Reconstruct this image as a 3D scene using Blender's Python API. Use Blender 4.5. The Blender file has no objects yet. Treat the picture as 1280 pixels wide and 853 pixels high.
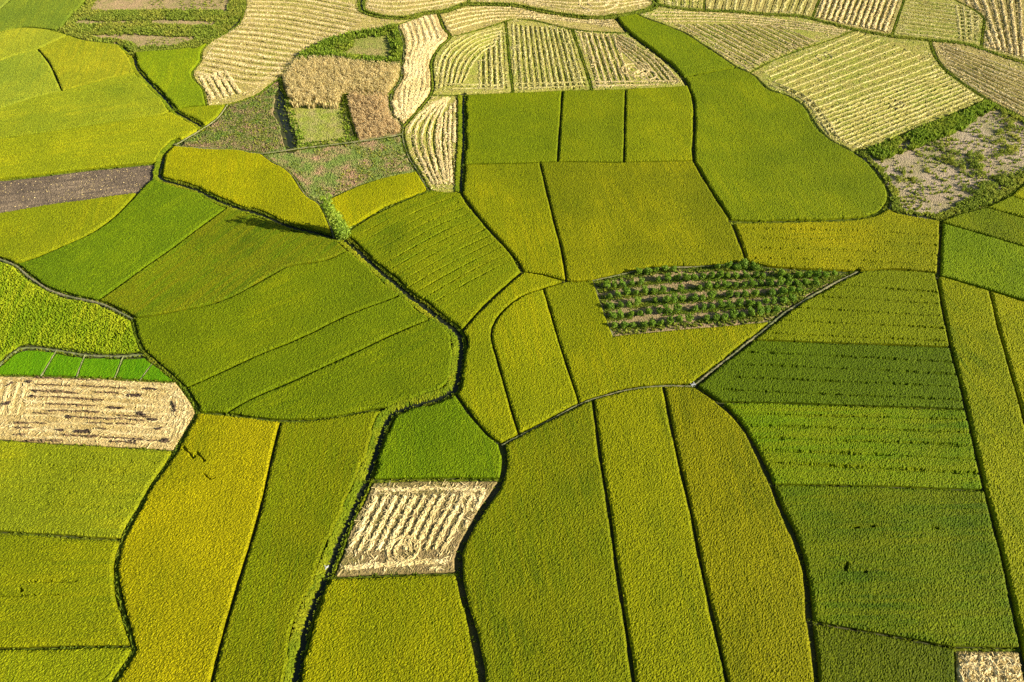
import bpy, math
import numpy as np
rng = np.random.default_rng(7)
S = bpy.context.scene
COL = S.collection

# ------------------------------------------------------------------ camera geometry (metres, camera 100 m above the plain)
CAM_H, PITCH, FPX = 100.0, math.radians(50), 855.0
cP, sP = math.cos(PITCH), math.sin(PITCH)
def ground(u, v, z=0.8):
    """map a survey point of the photograph (1280 x 853) onto the plain at height z"""
    dx, dy = (u - 640) / FPX, (426.5 - v) / FPX
    Y, Z = cP + dy * sP, -sP + dy * cP
    t = (z - CAM_H) / Z
    return (dx * t, Y * t)
def gpts(pts, z=0.8): return np.array([ground(u, v, z) for u, v in pts])

def catmull(p, step=1.5):
    p = np.asarray(p, float)
    if len(p) < 3:
        n = max(2, int(np.linalg.norm(p[-1] - p[0]) / (step * 2)) + 1)
        return p[0] + (p[-1] - p[0]) * np.linspace(0, 1, n)[:, None]
    q = np.vstack([2 * p[0] - p[1], p, 2 * p[-1] - p[-2]])
    out = []
    for i in range(len(p) - 1):
        a, b, c, d = q[i:i + 4]
        n = max(2, int(np.linalg.norm(c - b) / step))
        t = np.linspace(0, 1, n, endpoint=False)[:, None]
        out.append(.5 * (2 * b + (c - a) * t + (2 * a - 5 * b + 4 * c - d) * t ** 2 + (3 * b - a - 3 * c + d) * t ** 3))
    return np.vstack(out + [p[-1:]])

def resample(p, step):
    d = np.r_[0, np.cumsum(np.linalg.norm(np.diff(p, axis=0), axis=1))]
    n = max(2, int(d[-1] / step) + 1)
    s = np.linspace(0, d[-1], n)
    return np.c_[np.interp(s, d, p[:, 0]), np.interp(s, d, p[:, 1])]

def normals(p):
    t = np.gradient(p, axis=0)
    t /= np.maximum(np.linalg.norm(t, axis=1, keepdims=True), 1e-9)
    return np.c_[t[:, 1], -t[:, 0]]          # to the right of the direction of travel

# ------------------------------------------------------------------ survey of the boundaries: kind, half width (m), points
LINES = []
def L(kind, hw, *pts): LINES.append([kind, hw, list(pts)])

# main ditch and the canals
L('ditch', 1.0, (152,57),(165,70),(170,85),(186,103),(204,121),(217,137),(234,147),(248,155),(252,160))
L('ditch', 1.1, (219,176),(204,191),(199,206),(198,221),(219,228),(245,236),(271,249),(297,259),(320,265),(359,281),(384,287),(410,294),(428,299),(436,304))
L('ditch', 1.35, (428,297),(444,311),(464,329),(485,347),(506,365),(526,380),(547,396),(567,411),(574,424),(574,441),(571,464),(566,484),(547,495),(521,502),(495,511),(481,523),(472,549),(462,580),(452,606),(441,630),(426,664),(409,708),(403,723),(390,752),(379,780),(372,813),(365,855))
L('weedy', 1.4, (301,-2),(300,10),(286,28),(266,45),(243,57))
L('weedy', .5, (243,57),(212,61),(180,63),(165,66))
L('grass', .5, (0,39),(26,34),(52,35),(70,38),(85,43),(108,50),(144,54),(152,57))
L('grass', .5, (75,38),(85,23),(100,8),(108,-2))
L('faint', .2, (-3,14),(6,6),(14,-2))
L('weedy', 1.0, (95,15),(130,18),(180,17),(235,17),(296,19))
L('weedy', 1.1, (74,36),(110,35),(160,34),(210,36),(277,38))
L('pale', .2, (180,18),(175,33))
L('faint', .2, (0,76),(23,67),(46,61),(85,43))
L('gap', .32, (47,61),(62,80),(77,113))
L('faint', .16, (0,135),(41,122),(77,113),(116,103),(165,90),(175,87))
L('faint', .2, (0,173),(39,168),(90,160),(155,150),(204,142),(215,135))
L('faint', .25, (0,223),(39,219),(103,211),(187,203),(200,201))
L('faint', .25, (0,265),(52,256),(103,249),(170,240))
L('gap', .4, (196,221),(184,227),(172,240),(150,264),(129,281),(108,294),(77,308),(41,322),(18,329))
L('path', .65, (0,323),(18,330),(34,344),(59,360),(85,369),(119,376),(139,384),(165,397))
L('grass', .6, (165,397),(169,416),(178,438),(196,454),(214,469),(229,484),(242,503),(246,515),(237,531),(222,557),(204,585),(186,611),(173,635),(160,656),(151,677),(144,708),(147,741),(155,772),(165,806),(165,816),(152,837),(139,855))
L('gap', .32, (286,257),(245,287),(206,316),(165,345),(121,376))
L('faint', .22, (165,397),(191,394),(227,387),(258,381),(291,370),(320,354),(354,335),(366,331),(397,327),(418,321),(436,311))
L('faint', .22, (230,485),(258,473),(320,445),(379,420),(436,393),(498,369),(508,366))
L('faint', .22, (280,518),(320,495),(379,470),(431,446),(485,420),(531,401),(546,394))
L('faint', .35, (246,515),(278,517),(320,522),(351,525),(390,524),(431,518),(462,512),(481,511),(492,512))
L('gap', .32, (351,525),(338,577),(324,640),(299,723),(276,803),(263,856))
L('gpath', .7, (-2,453),(15,438),(31,432),(64,435),(103,441),(144,443),(178,441))
L('faint', .25, (0,467),(52,468),(129,471),(206,475),(218,474))
for a, b in (((68,437),(50,467)), ((104,442),(94,468)), ((151,446),(142,470)), ((188,453),(174,472))): L('pale', .14, a, b)
L('faint', .25, (0,549),(52,553),(129,557),(214,562),(221,561))
L('faint', .3, (0,665),(52,668),(103,672),(152,674))
L('faint', .25, (0,811),(52,810),(116,808),(166,808))
# paths and plots round the maize
L('path', .45, (284,129),(271,146),(248,162),(219,179))
L('path', .45, (219,181),(258,184),(297,186),(325,190),(372,184),(423,178),(475,171),(501,166))
L('path', .35, (325,190),(340,201),(354,208),(366,219),(375,233),(384,245),(400,255),(412,281),(417,296))
L('faint', .25, (400,255),(415,246),(449,231),(485,220),(523,213))
L('grass', .65, (428,297),(436,286),(449,278),(480,260),(513,246),(537,237))
L('grass', .4, (258,131),(284,129),(320,117),(335,106),(356,90),(372,70),(387,59),(418,46),(449,39),(475,36),(497,29),(521,21),(534,16))
L('grass', .35, (307,-2),(298,28),(264,50),(252,62),(250,75),(240,88),(242,98),(253,111),(258,131))
L('faint', .3, (218,136),(236,133),(258,131))
L('drain', 1.5, (352,111),(349,122),(349,136),(356,155),(361,170),(363,183))
L('faint', .5, (352,111),(349,95))
L('grass', .4, (368,74),(400,71),(423,73),(460,78),(502,79))
L('grass', .4, (351,108),(364,125),(395,127),(427,128),(431,116),(480,117),(490,112))
L('grass', .4, (431,116),(436,140),(443,163),(447,175))
L('gpath', .5, (496,29),(504,52),(503,77),(500,98),(490,113),(488,129),(493,144),(503,155),(503,170),(509,191),(521,211),(535,235))
L('faint', .35, (547,15),(555,34),(562,44),(549,57),(539,75),(540,95),(539,113),(526,131),(508,151),(503,156))
L('ditch', 1.1, (578,117),(578,144),(578,180),(576,206),(575,238))
L('faint', .3, (537,237),(556,239),(575,238))
L('faint', .35, (539,117),(578,117),(640,115),(702,112),(782,110),(860,106))
L('grass', .4, (632,27),(636,70),(641,115))
L('grass', .45, (715,35),(725,64),(738,103),(740,112))
L('grass', .5, (560,45),(590,38),(617,30),(640,23),(666,24),(692,30),(715,35),(745,38),(785,40))
L('gap', .75, (769,20),(784,38),(805,54),(826,70),(841,82),(854,96),(860,106))
L('gap', .5, (860,106),(867,126),(868,155),(867,196),(873,210),(893,244),(913,274),(926,305),(933,325))
L('canal', 1.1, (451,-3),(454,12),(475,19),(506,21),(534,15),(560,12),(578,5),(591,4),(640,5),(666,10),(704,17),(743,21),(769,19),(795,15),(815,9),(820,4),(818,-3))
L('canal', .6, (819,4),(846,9),(880,12),(911,13),(960,17),(999,19),(1037,28),(1071,36),(1115,44),(1166,49),(1208,54),(1231,61),(1282,78))
L('grass', .5, (581,5),(588,-4))
L('faint', .25, (881,-2),(880,12))
L('grass', .4, (1025,-3),(1015,22))
L('grass', .4, (1131,-3),(1115,44))
L('grass', .4, (1192,-3),(1228,18),(1229,40),(1227,60))
L('faint', .35, (795,16),(805,21),(820,26),(854,39),(877,54),(898,67),(921,83),(942,93),(960,110),(986,119),(1006,133),(1019,155),(1037,173),(1063,187),(1084,201),(1096,214),(1107,230),(1112,244),(1107,259),(1089,269),(1063,273),(1024,275),(960,276),(914,276))
L('faint', .3, (858,95),(893,89),(921,84))
L('grass', .3, (937,90),(960,77),(1000,61),(1040,48),(1062,39),(1072,36))
L('grass', .6, (1163,49),(1169,67),(1182,85),(1205,103),(1231,120),(1257,134),(1283,147))
L('faint', .4, (1236,122),(1200,138),(1140,162),(1084,185),(1063,187))
L('faint', .35, (1110,256),(1118,264),(1156,271),(1177,275))
L('grass', .45, (1177,275),(1205,264),(1231,258),(1262,243),(1283,226))
L('faint', .25, (1262,243),(1283,250))
L('faint', .25, (1231,258),(1283,273))
L('faint', .25, (1177,277),(1218,289),(1282,308))
L('gap', .5, (1177,275),(1176,300),(1174,344))
L('gap', .35, (933,325),(960,332),(1012,336),(1073,338),(1115,336),(1166,340),(1175,344))
L('gap', .45, (1175,344),(1192,349),(1236,362),(1282,376))
L('gap', .4, (1171,343),(1187,425),(1202,484),(1218,554),(1231,611),(1238,636),(1257,713),(1276,803),(1284,840))
L('gap', .3, (1237,362),(1252,424),(1266,472),(1282,530))
L('path', .6, (1073,338),(1045,352),(1012,370),(981,390),(960,407),(944,420),(898,456),(867,481))
L('gap', .28, (942,424),(960,425),(1073,429),(1188,433))
L('gap', .28, (898,502),(960,503),(1063,506),(1207,511))
L('gap', .25, (964,605),(1089,607),(1231,612))
L('gap', .28, (1013,777),(1089,790),(1195,810))
L('faint', .3, (1195,810),(1276,811))
L('gap', .3, (1195,810),(1197,856))
L('gap', .62, (867,481),(898,502),(918,520),(937,546),(960,593),(975,632),(996,677),(1008,723),(1013,777),(1018,813),(1022,856))
L('path', .4, (627,555),(640,548),(686,524),(725,504),(743,497),(784,486),(826,481),(867,481))
L('gap', .36, (741,498),(751,575),(761,636),(771,710),(784,793),(793,857))
L('gap', .36, (829,481),(846,564),(863,636),(877,708),(895,788),(910,857))
L('gap', .5, (575,238),(583,251),(606,280),(640,318),(653,339))
L('gap', .45, (574,416),(580,410),(604,383),(640,350),(653,339))
L('gap', .28, (653,339),(679,343),(704,350),(720,351),(741,349))
L('path', .3, (741,349),(761,345),(800,336),(826,333),(885,331),(933,326))
L('gap', .32, (675,203),(689,262),(702,313),(708,350))
L('faint', .22, (577,205),(640,204),(697,202),(782,202),(868,200))
L('gap', .32, (703,112),(697,202))
L('gap', .32, (782,110),(780,202))
L('gap', .25, (706,351),(679,360),(661,366),(640,378),(620,399),(614,420),(622,451),(640,515),(649,543))
L('gap', .25, (679,360),(692,403),(698,424),(710,461),(724,503))
L('gap', .4, (567,488),(588,518),(611,544),(627,555))
L('gap', .65, (627,555),(631,575),(627,598),(617,616),(603,636),(588,661),(575,687),(573,708),(578,741),(591,788),(601,839),(603,857))
L('faint', .3, (455,600),(526,598),(627,598))
L('faint', .3, (404,722),(480,719),(573,716))
L('pale', .2, (742,349),(753,383),(766,416),(774,418),(836,412),(898,407),(967,400))

# ------------------------------------------------------------------ lines to metres: smooth, run on past the frame, close the junctions
W = []
for kind, hw, pts in LINES:
    p = gpts(pts)
    p = catmull(p)
    for end in (0, -1):
        u, v = pts[end]
        if u <= 2 or u >= 1278 or v <= 0 or v >= 851:
            d = p[end] - p[end + 1 if end == 0 else end - 1]
            e = p[end] + d / np.linalg.norm(d) * np.linspace(3, 90, 30)[:, None]
            p = np.vstack([e[::-1], p]) if end == 0 else np.vstack([p, e])
    if kind in ('gap', 'grass'): hw *= .80
    if kind == 'faint': hw *= 1 + max(0, .7 - pts[0][1] / 300)
    W.append([kind, hw, p])
def near_on(p, a, b):
    ab = b - a; t = np.clip(((p - a) * ab).sum(1) / np.maximum((ab * ab).sum(1), 1e-9), 0, 1)
    q = a + ab * t[:, None]; d = np.linalg.norm(q - p, axis=1); k = d.argmin()
    return d[k], q[k]
for i, (kind, hw, p) in enumerate(W):
    for end in (0, -1):
        if abs(p[end][0]) > 180 or p[end][1] > 240 or p[end][1] < 12: continue
        best = min((near_on(p[end], r[:-1], r[1:]) for j, (_, _, r) in enumerate(W) if j != i), key=lambda x: x[0])
        if .02 < best[0] < 5:
            p = np.vstack([best[1], p]) if end == 0 else np.vstack([p, best[1]])
    W[i][2] = p

G = 0.155
X0, X1, Y0, Y1 = -205.0, 205.0, 6.0, 262.0
NX, NY = int((X1 - X0) / G), int((Y1 - Y0) / G)
GX, GY = X0 + G * np.arange(NX), Y0 + G * np.arange(NY)
CLR = np.full((NX, NY), 4.0, np.float32); CVX = np.zeros((NX, NY), np.float32); CVY = np.zeros((NX, NY), np.float32)
for kind, hw, p in W:
    # a slowly wandering width, so no bund is ruled with a ruler
    ph = rng.uniform(0, 6.28, 3)
    for k in range(len(p) - 1):
        a, b = p[k], p[k + 1]
        w = hw * (1 + .16 * math.sin(k * .9 + ph[0]) + .10 * math.sin(k * 2.3 + ph[1]))
        R = 4.0 + w
        i0, i1 = np.searchsorted(GX, [min(a[0], b[0]) - R, max(a[0], b[0]) + R]); j0, j1 = np.searchsorted(GY, [min(a[1], b[1]) - R, max(a[1], b[1]) + R])
        if i0 >= i1 or j0 >= j1: continue
        gx, gy = GX[i0:i1, None], GY[None, j0:j1]
        ab = b - a; l2 = max(float(ab @ ab), 1e-9)
        t = np.clip(((gx - a[0]) * ab[0] + (gy - a[1]) * ab[1]) / l2, 0, 1)
        vx, vy = a[0] + ab[0] * t - gx, a[1] + ab[1] * t - gy
        d = np.sqrt(vx * vx + vy * vy); c = d - w
        m = c < CLR[i0:i1, j0:j1]
        CLR[i0:i1, j0:j1][m] = c[m]
        d = np.maximum(d, 1e-6)
        CVX[i0:i1, j0:j1][m] = (vx / d)[m]; CVY[i0:i1, j0:j1][m] = (vy / d)[m]

# connected plots of the survey (runs per column + union-find)
FREE = (CLR > 0.0) & (np.abs(GX)[:, None] < (.7485 * (GY * cP + CAM_H * sP) + 22)[None, :])
LAB = np.zeros((NX, NY), np.int32)
par = [0]
def find(a):
    while par[a] != a: par[a] = par[par[a]]; a = par[a]
    return a
prev = []
for i in range(NX):
    c = np.diff(np.r_[0, FREE[i].astype(np.int8), 0]); st, en = np.where(c == 1)[0], np.where(c == -1)[0]
    cur = []; q = 0
    for s, e in zip(st, en):
        par.append(len(par)); lab = len(par) - 1
        LAB[i, s:e] = lab
        while q < len(prev) and prev[q][1] <= s: q += 1
        r = q
        while r < len(prev) and prev[r][0] < e:
            a, b = find(prev[r][2]), find(lab)
            if a != b: par[max(a, b)] = min(a, b)
            r += 1
        cur.append((s, e, lab))
    prev = cur
LAB = np.array([find(a) for a in range(len(par))], np.int32)[LAB]
def cell(x, y): return min(max(int(round((x - X0) / G)), 0), NX - 1), min(max(int(round((y - Y0) / G)), 0), NY - 1)
def lab_at(u, v): return int(LAB[cell(*ground(u, v))])
def inside(p, lab, clear=0.0):
    i = np.clip(((p[:, 0] - X0) / G).round().astype(int), 0, NX - 1); j = np.clip(((p[:, 1] - Y0) / G).round().astype(int), 0, NY - 1)
    return (LAB[i, j] == lab) & (CLR[i, j] > clear)

# ------------------------------------------------------------------ materials
def lin(c): return tuple(((x / 255 / 12.92) if x / 255 <= .04045 else ((x / 255 + .055) / 1.055) ** 2.4) for x in c)
def scaled(c, k): return tuple(x * k for x in c)
def new_mat(name, rough=.85, spec=.15):
    m = bpy.data.materials.new(name); m.use_nodes = True
    b = m.node_tree.nodes['Principled BSDF']; b.inputs['Roughness'].default_value = rough; b.inputs['Specular IOR Level'].default_value = spec
    return m, m.node_tree.nodes, m.node_tree.links, b
def noise(N, Lk, pos, scale, detail=2, rough=.5, off=0.0):
    n = N.new('ShaderNodeTexNoise'); n.noise_dimensions = '3D' if off == 0 else '4D'
    n.inputs['Scale'].default_value = scale; n.inputs['Detail'].default_value = detail; n.inputs['Roughness'].default_value = rough
    if off: n.inputs['W'].default_value = off
    Lk.new(pos, n.inputs['Vector']); return n.outputs['Fac']
def remap(N, Lk, fac, a, b, c=0., d=1.):
    r = N.new('ShaderNodeMapRange'); r.inputs['From Min'].default_value = a; r.inputs['From Max'].default_value = b
    r.inputs['To Min'].default_value = c; r.inputs['To Max'].default_value = d; Lk.new(fac, r.inputs['Value']); return r.outputs['Result']
def mix(N, Lk, fac, a, b, mode='MIX'):
    m = N.new('ShaderNodeMix'); m.data_type = 'RGBA'; m.blend_type = mode
    for s, v in ((m.inputs['Factor'], fac), (m.inputs['A'], a), (m.inputs['B'], b)):
        if isinstance(v, (int, float)): s.default_value = v
        elif isinstance(v, tuple): s.default_value = (*v, 1)
        else: Lk.new(v, s)
    return m.outputs['Result']
def mottled(name, cols, scales=(.03, .25, 3.0), grain=.5, rough=.85, spec=.12, seed=1.0, leafy=0.0, rows=None):
    """cols: main, patch, speck. Three scales of natural variation in world metres."""
    m, N, Lk, b = new_mat(name, rough, spec)
    pos = N.new('ShaderNodeNewGeometry').outputs['Position']
    c = mix(N, Lk, remap(N, Lk, noise(N, Lk, pos, scales[0], 3, .6, seed), .43, .63), cols[0], cols[1])
    c = mix(N, Lk, remap(N, Lk, noise(N, Lk, pos, scales[1], 3, .65, seed + 3), .44, .70, 0, .85), c, cols[2])
    if rows is not None:                     # drill rows: faint long streaks along the sowing direction
        mp = N.new('ShaderNodeMapping'); mp.vector_type = 'TEXTURE'; mp.inputs['Rotation'].default_value = (0, 0, rows); mp.inputs['Scale'].default_value = (20, 1.0, 5)
        Lk.new(pos, mp.inputs['Vector'])
        c = mix(N, Lk, remap(N, Lk, noise(N, Lk, mp.outputs['Vector'], 1.1, 3, .6, seed + 5), .42, .64, 0, .9), c, cols[2])
    g = remap(N, Lk, noise(N, Lk, pos, scales[2], 2, .6, seed + 7), .3, .7, 1 - grain, 1 + grain)
    v = N.new('ShaderNodeHueSaturation'); v.inputs['Saturation'].default_value = 1; Lk.new(g, v.inputs['Value']); Lk.new(c, v.inputs['Color'])
    Lk.new(v.outputs['Color'], b.inputs['Base Color'])
    if leafy:                                # thin leaves pass some light through
        t = N.new('ShaderNodeBsdfTranslucent'); Lk.new(v.outputs['Color'], t.inputs['Color'])
        s = N.new('ShaderNodeMixShader'); s.inputs['Fac'].default_value = leafy
        Lk.new(b.outputs['BSDF'], s.inputs[1]); Lk.new(t.outputs['BSDF'], s.inputs[2]); Lk.new(s.outputs['Shader'], N['Material Output'].inputs['Surface'])
    return m
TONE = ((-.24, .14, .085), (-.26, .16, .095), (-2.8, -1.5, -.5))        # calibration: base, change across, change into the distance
def ripe_hazed(c, far=0.0):
    """surveyed colour with the narrow hue range ripening rice has (from gold to leaf green), plus painted haze on far plots"""
    r = c[0] / c[1]; g = c[1] * .96 + 8 * far; return (g * (.952 + (.68 if r < .93 else .45) * (r - .93)), g, c[2] + 3 + 16 * far)  # the far terms lift green and blue: distance haze put into the colour
def rice_mat(c, c2=None, c3=None, seed=1.0, grain=.42, at=(640, 426), raw=False, ang=1.75):
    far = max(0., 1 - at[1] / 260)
    def alb(q):
        q = lin(q if raw else ripe_hazed(q, far)); u, v = at[0] / 640 - 1, at[1] / 426.5 - 1
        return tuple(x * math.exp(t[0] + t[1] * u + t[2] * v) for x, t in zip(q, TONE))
    a = alb(c)
    b = tuple(x * y for x, y in zip(alb(c2), (.66, .76, .8))) if c2 else (a[0] * .64, a[1] * .76, a[2] * .9)
    d = alb(c3) if c3 else (a[0] * .70, a[1] * .80, a[2])
    return mottled('rice', (a, b, d), (.045, .16, 7.0), grain, .75, .08, seed, rows=ang)

M_ground = mottled('field_soil', ((.055,.060,.018), (.040,.060,.012), (.09,.075,.035)), (.05, .4, 4), .5)
M_grass = mottled('verge_grass', ((.19,.25,.014), (.27,.29,.02), (.11,.17,.014)), (.08, .5, 4), .5, leafy=.42)
M_weed = mottled('weeds', ((.30,.36,.04), (.44,.43,.06), (.18,.24,.03)), (.12, .7, 4), .5, leafy=.42)
M_lush = mottled('lush_weeds', ((.26,.36,.03), (.36,.40,.04), (.16,.24,.025)), (.12, .7, 4), .4, leafy=.42)
M_bank = mottled('ditch_bank_grass', ((.115,.15,.006), (.20,.20,.008), (.06,.10,.005)), (.08, .6, 5), .5, .9, .02)
M_leaf = mottled('orchard_leaf', ((.20,.33,.02), (.29,.42,.025), (.12,.21,.015)), (.2, .9, 5), .4, .6, .25, leafy=.42)
M_bamboo = mottled('bamboo_leaf', ((.31,.43,.035), (.42,.50,.05), (.17,.27,.025)), (.2, .9, 3), .35, .6, .2, leafy=.42)
M_bark = mottled('bark', ((.12,.09,.06), (.16,.13,.09), (.08,.06,.04)), (.5, 2, 9), .4)
M_path = mottled('trodden_earth', ((.26,.225,.115), (.19,.19,.08), (.13,.16,.05)), (.07, .5, 3), .3)
M_gpath = mottled('grassy_track', ((.19,.20,.075), (.14,.17,.045), (.24,.22,.11)), (.08, .5, 3), .35)
M_straw = mottled('straw', ((.76,.60,.28), (.67,.52,.21), (.56,.42,.15)), (.1, .8, 3.5), .30)
M_stub_brown = mottled('brown_stubble', ((.25,.18,.07), (.21,.165,.05), (.20,.175,.04)), (.06, .4, 2.5), .45)
M_straw_olive = mottled('greenish_straw', ((.66,.56,.22), (.56,.48,.15), (.46,.40,.10)), (.1, .8, 3.5), .30)
M_stub_tan = mottled('tan_stubble', ((.38,.305,.085), (.31,.28,.055), (.27,.20,.06)), (.06, .4, 3), .45)
M_stub_olive = mottled('olive_stubble', ((.32,.30,.052), (.26,.28,.036), (.37,.29,.08)), (.06, .4, 3), .45)
M_stub_pink = mottled('dry_stubble', ((.48,.355,.14), (.42,.31,.10), (.34,.24,.075)), (.06, .4, 2.5), .45)
M_ash = mottled('burnt_straw', ((.045,.028,.020), (.075,.05,.03), (.13,.09,.05)), (.4, 1.5, 5), .4)
M_scorch = mottled('scorched_straw', ((.15,.095,.045), (.22,.15,.07), (.09,.055,.03)), (.4, 1.5, 5), .4)
M_soil = mottled('bare_soil', ((.135,.098,.062), (.21,.155,.095), (.085,.065,.045)), (.05, .35, 3), .35, rows=.25)
M_sand = mottled('sandy_soil', ((.40,.31,.195), (.34,.255,.145), (.24,.22,.07)), (.05, .16, 3), .3)
M_redsoil = mottled('brown_soil', ((.31,.215,.105), (.25,.19,.085), (.20,.19,.05)), (.06, .3, 3), .35)
M_maize = mottled('dry_maize', ((.88,.72,.34), (.76,.62,.26), (.60,.48,.18)), (.3, 1.2, 4), .4, leafy=.42)
M_maize2 = mottled('brown_maize', ((.78,.58,.27), (.88,.67,.32), (.36,.26,.12)), (.3, 1.2, 4), .4, leafy=.42)
M_concrete = mottled('concrete', ((.5,.5,.47), (.42,.42,.39), (.3,.3,.28)), (.4, 2, 9), .2)
def water_mat():
    m, N, Lk, b = new_mat('ditch_water', .35, .15)
    pos = N.new('ShaderNodeNewGeometry').outputs['Position']
    Lk.new(mix(N, Lk, noise(N, Lk, pos, 1.2, 2), (.012,.016,.010), (.03,.035,.015)), b.inputs['Base Color'])
    bp = N.new('ShaderNodeBump'); bp.inputs['Strength'].default_value = .1; Lk.new(noise(N, Lk, pos, 3, 2), bp.inputs['Height']); Lk.new(bp.outputs['Normal'], b.inputs['Normal'])
    return m
M_water = water_mat()

# ------------------------------------------------------------------ mesh helpers
def mesh_from(name, V, F, mat, mats=None):
    """F: list of (n,k) index arrays"""
    me = bpy.data.meshes.new(name); V = np.asarray(V, np.float32)
    F = [np.asarray(f, np.int32) for f in F if len(f)]
    me.vertices.add(len(V)); me.vertices.foreach_set('co', V.ravel())
    loops = np.concatenate([f.ravel() for f in F]); tot = np.concatenate([np.full(len(f), f.shape[1], np.int32) for f in F])
    me.loops.add(len(loops)); me.loops.foreach_set('vertex_index', loops)
    me.polygons.add(len(tot)); me.polygons.foreach_set('loop_start', np.r_[0, np.cumsum(tot)[:-1]].astype(np.int32))
    for m in (mats or [mat]): me.materials.append(m)
    me.polygons.foreach_set('use_smooth', np.zeros(len(tot), bool))
    me.update(calc_edges=True); me.validate()
    return me
def put(name, me, loc=(0, 0, 0), parent=None):
    o = bpy.data.objects.new(name, me); COL.objects.link(o); o.location = loc
    if parent: o.parent = parent
    return o
def tag(o, label=None, cat=None, group=None, kind=None):
    for k, v in (('label', label), ('category', cat), ('group', group), ('kind', kind)):
        if v: o[k] = v
    return o

def plot_mesh(name, lab, H, amp, mat, dents=(), jit=.3, hump=None, trim=0.0, slump=1.0):
    """crop or soil surface filling one surveyed plot: an uneven top of tufts with sides down to the ground; returns mesh and its base centre"""
    I, J = np.where((LAB == lab) & (CLR > trim))
    i0, i1, j0, j1 = I.min(), I.max() + 1, J.min(), J.max() + 1
    m = (LAB[i0:i1, j0:j1] == lab) & (CLR[i0:i1, j0:j1] > trim)
    n = m.sum(); idx = np.full(m.shape, -1, np.int64); idx[m] = np.arange(n)
    a, b, c, d = idx[:-1, :-1], idx[1:, :-1], idx[1:, 1:], idx[:-1, 1:]
    ok = np.stack([a, b, c, d], -1) >= 0; k = ok.sum(-1)
    quads = np.stack([a, b, c, d], -1)[k == 4]
    tri = []
    for miss, sel in ((0, (b, c, d)), (1, (a, c, d)), (2, (a, b, d)), (3, (a, b, c))):
        q = (k == 3) & ~ok[..., miss]
        if q.any(): tri.append(np.stack(sel, -1)[q])
    tri = np.concatenate(tri) if tri else np.zeros((0, 3), np.int64)
    x = np.broadcast_to(GX[i0:i1, None], m.shape)[m].astype(float); y = np.broadcast_to(GY[None, j0:j1], m.shape)[m].astype(float)
    clr = CLR[i0:i1, j0:j1][m] - trim; cx, cy = CVX[i0:i1, j0:j1][m], CVY[i0:i1, j0:j1][m]
    E = np.concatenate([np.stack([f[:, q], f[:, (q + 1) % f.shape[1]]], -1) for f in (quads, tri) if len(f) for q in range(f.shape[1])])
    key = np.minimum(E[:, 0], E[:, 1]) * n + np.maximum(E[:, 0], E[:, 1])
    _, first, cnt = np.unique(key, return_index=True, return_counts=True)
    B = E[first[cnt == 1]]
    bd = np.zeros(n, bool); bd[B.ravel()] = True
    snap = bd & (clr < G * 1.6)
    jx, jy = rng.uniform(-jit, jit, n) * G, rng.uniform(-jit, jit, n) * G
    x += np.where(snap, cx * clr, jx); y += np.where(snap, cy * clr, jy)
    z = H + amp * (rng.uniform(-1, 1, n) * .75 + rng.normal(0, .25, n))
    z += .05 * min(1, H) * (np.sin(x * .35 + lab) + np.sin(y * .41 + x * .13)) 
    if H > .5: z -= np.where(bd, .12 * slump, 0) + rng.uniform(0, .15, n) * (clr < .3)
    if hump: z += hump(x, y, clr)
    for path, wd, depth, brk in dents:
        tt = np.full(n, 9.); ss = np.zeros(n); run = 0.
        for q in range(len(path) - 1):
            p0, p1 = path[q], path[q + 1]
            sel = np.where((x > min(p0[0], p1[0]) - 1) & (x < max(p0[0], p1[0]) + 1) & (y > min(p0[1], p1[1]) - 1) & (y < max(p0[1], p1[1]) + 1))[0]
            if not len(sel): run += float(np.hypot(*(p1 - p0))); continue
            ab = p1 - p0; t = np.clip(((x[sel] - p0[0]) * ab[0] + (y[sel] - p0[1]) * ab[1]) / max(ab @ ab, 1e-9), 0, 1)
            dd = np.hypot(x[sel] - p0[0] - ab[0] * t, y[sel] - p0[1] - ab[1] * t); ll = float(np.hypot(*ab)); m_ = dd < tt[sel]
            tt[sel[m_]] = dd[m_]; ss[sel[m_]] = run + t[m_] * ll; run += ll
        q1 = np.convolve(rng.normal(0, 1, 900), np.ones(3) / 1.7, 'same') + np.convolve(rng.normal(0, 1, 900), np.ones(17) / 4.1, 'same')
        wave = q1[np.clip((ss / .45).astype(int), 0, 899)]
        hit = tt < wd * np.clip(.75 + .3 * wave, .4, 1.5)
        z -= np.where(hit, depth * rng.uniform(.75, 1.1, n) * np.where(wave > brk * 3, 1. if brk < 0 else .8, .5 if brk > -.9 else 1.), 0)
    z = np.maximum(z, .03)
    z[bd & (H <= .5)] *= .5
    ox, oy = x.mean(), y.mean()
    nb = np.where(bd)[0]; low = np.full(n, -1, np.int64); low[nb] = n + np.arange(len(nb))
    V = np.concatenate([np.c_[x - ox, y - oy, z], np.c_[x[nb] - ox, y[nb] - oy, np.full(len(nb), -.03)]])
    skirt = np.stack([B[:, 1], B[:, 0], low[B[:, 0]], low[B[:, 1]]], -1)
    return mesh_from(name, V, [quads, skirt, tri], mat), (ox, oy, 0)

def fam(a, b, n, z=.1):
    """n rows between two surveyed guide rows"""
    A, Bq = gpts(a, z), gpts(b, z)
    A, Bq = catmull(A, 1.0), catmull(Bq, 1.0)
    q = 60
    def rs(p):
        d = np.r_[0, np.cumsum(np.linalg.norm(np.diff(p, axis=0), axis=1))]; s = np.linspace(0, d[-1], q)
        return np.c_[np.interp(s, d, p[:, 0]), np.interp(s, d, p[:, 1])]
    A, Bq = rs(A), rs(Bq)
    return [A + (Bq - A) * t for t in (np.linspace(0, 1, n) if n > 1 else [0.])]

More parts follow.
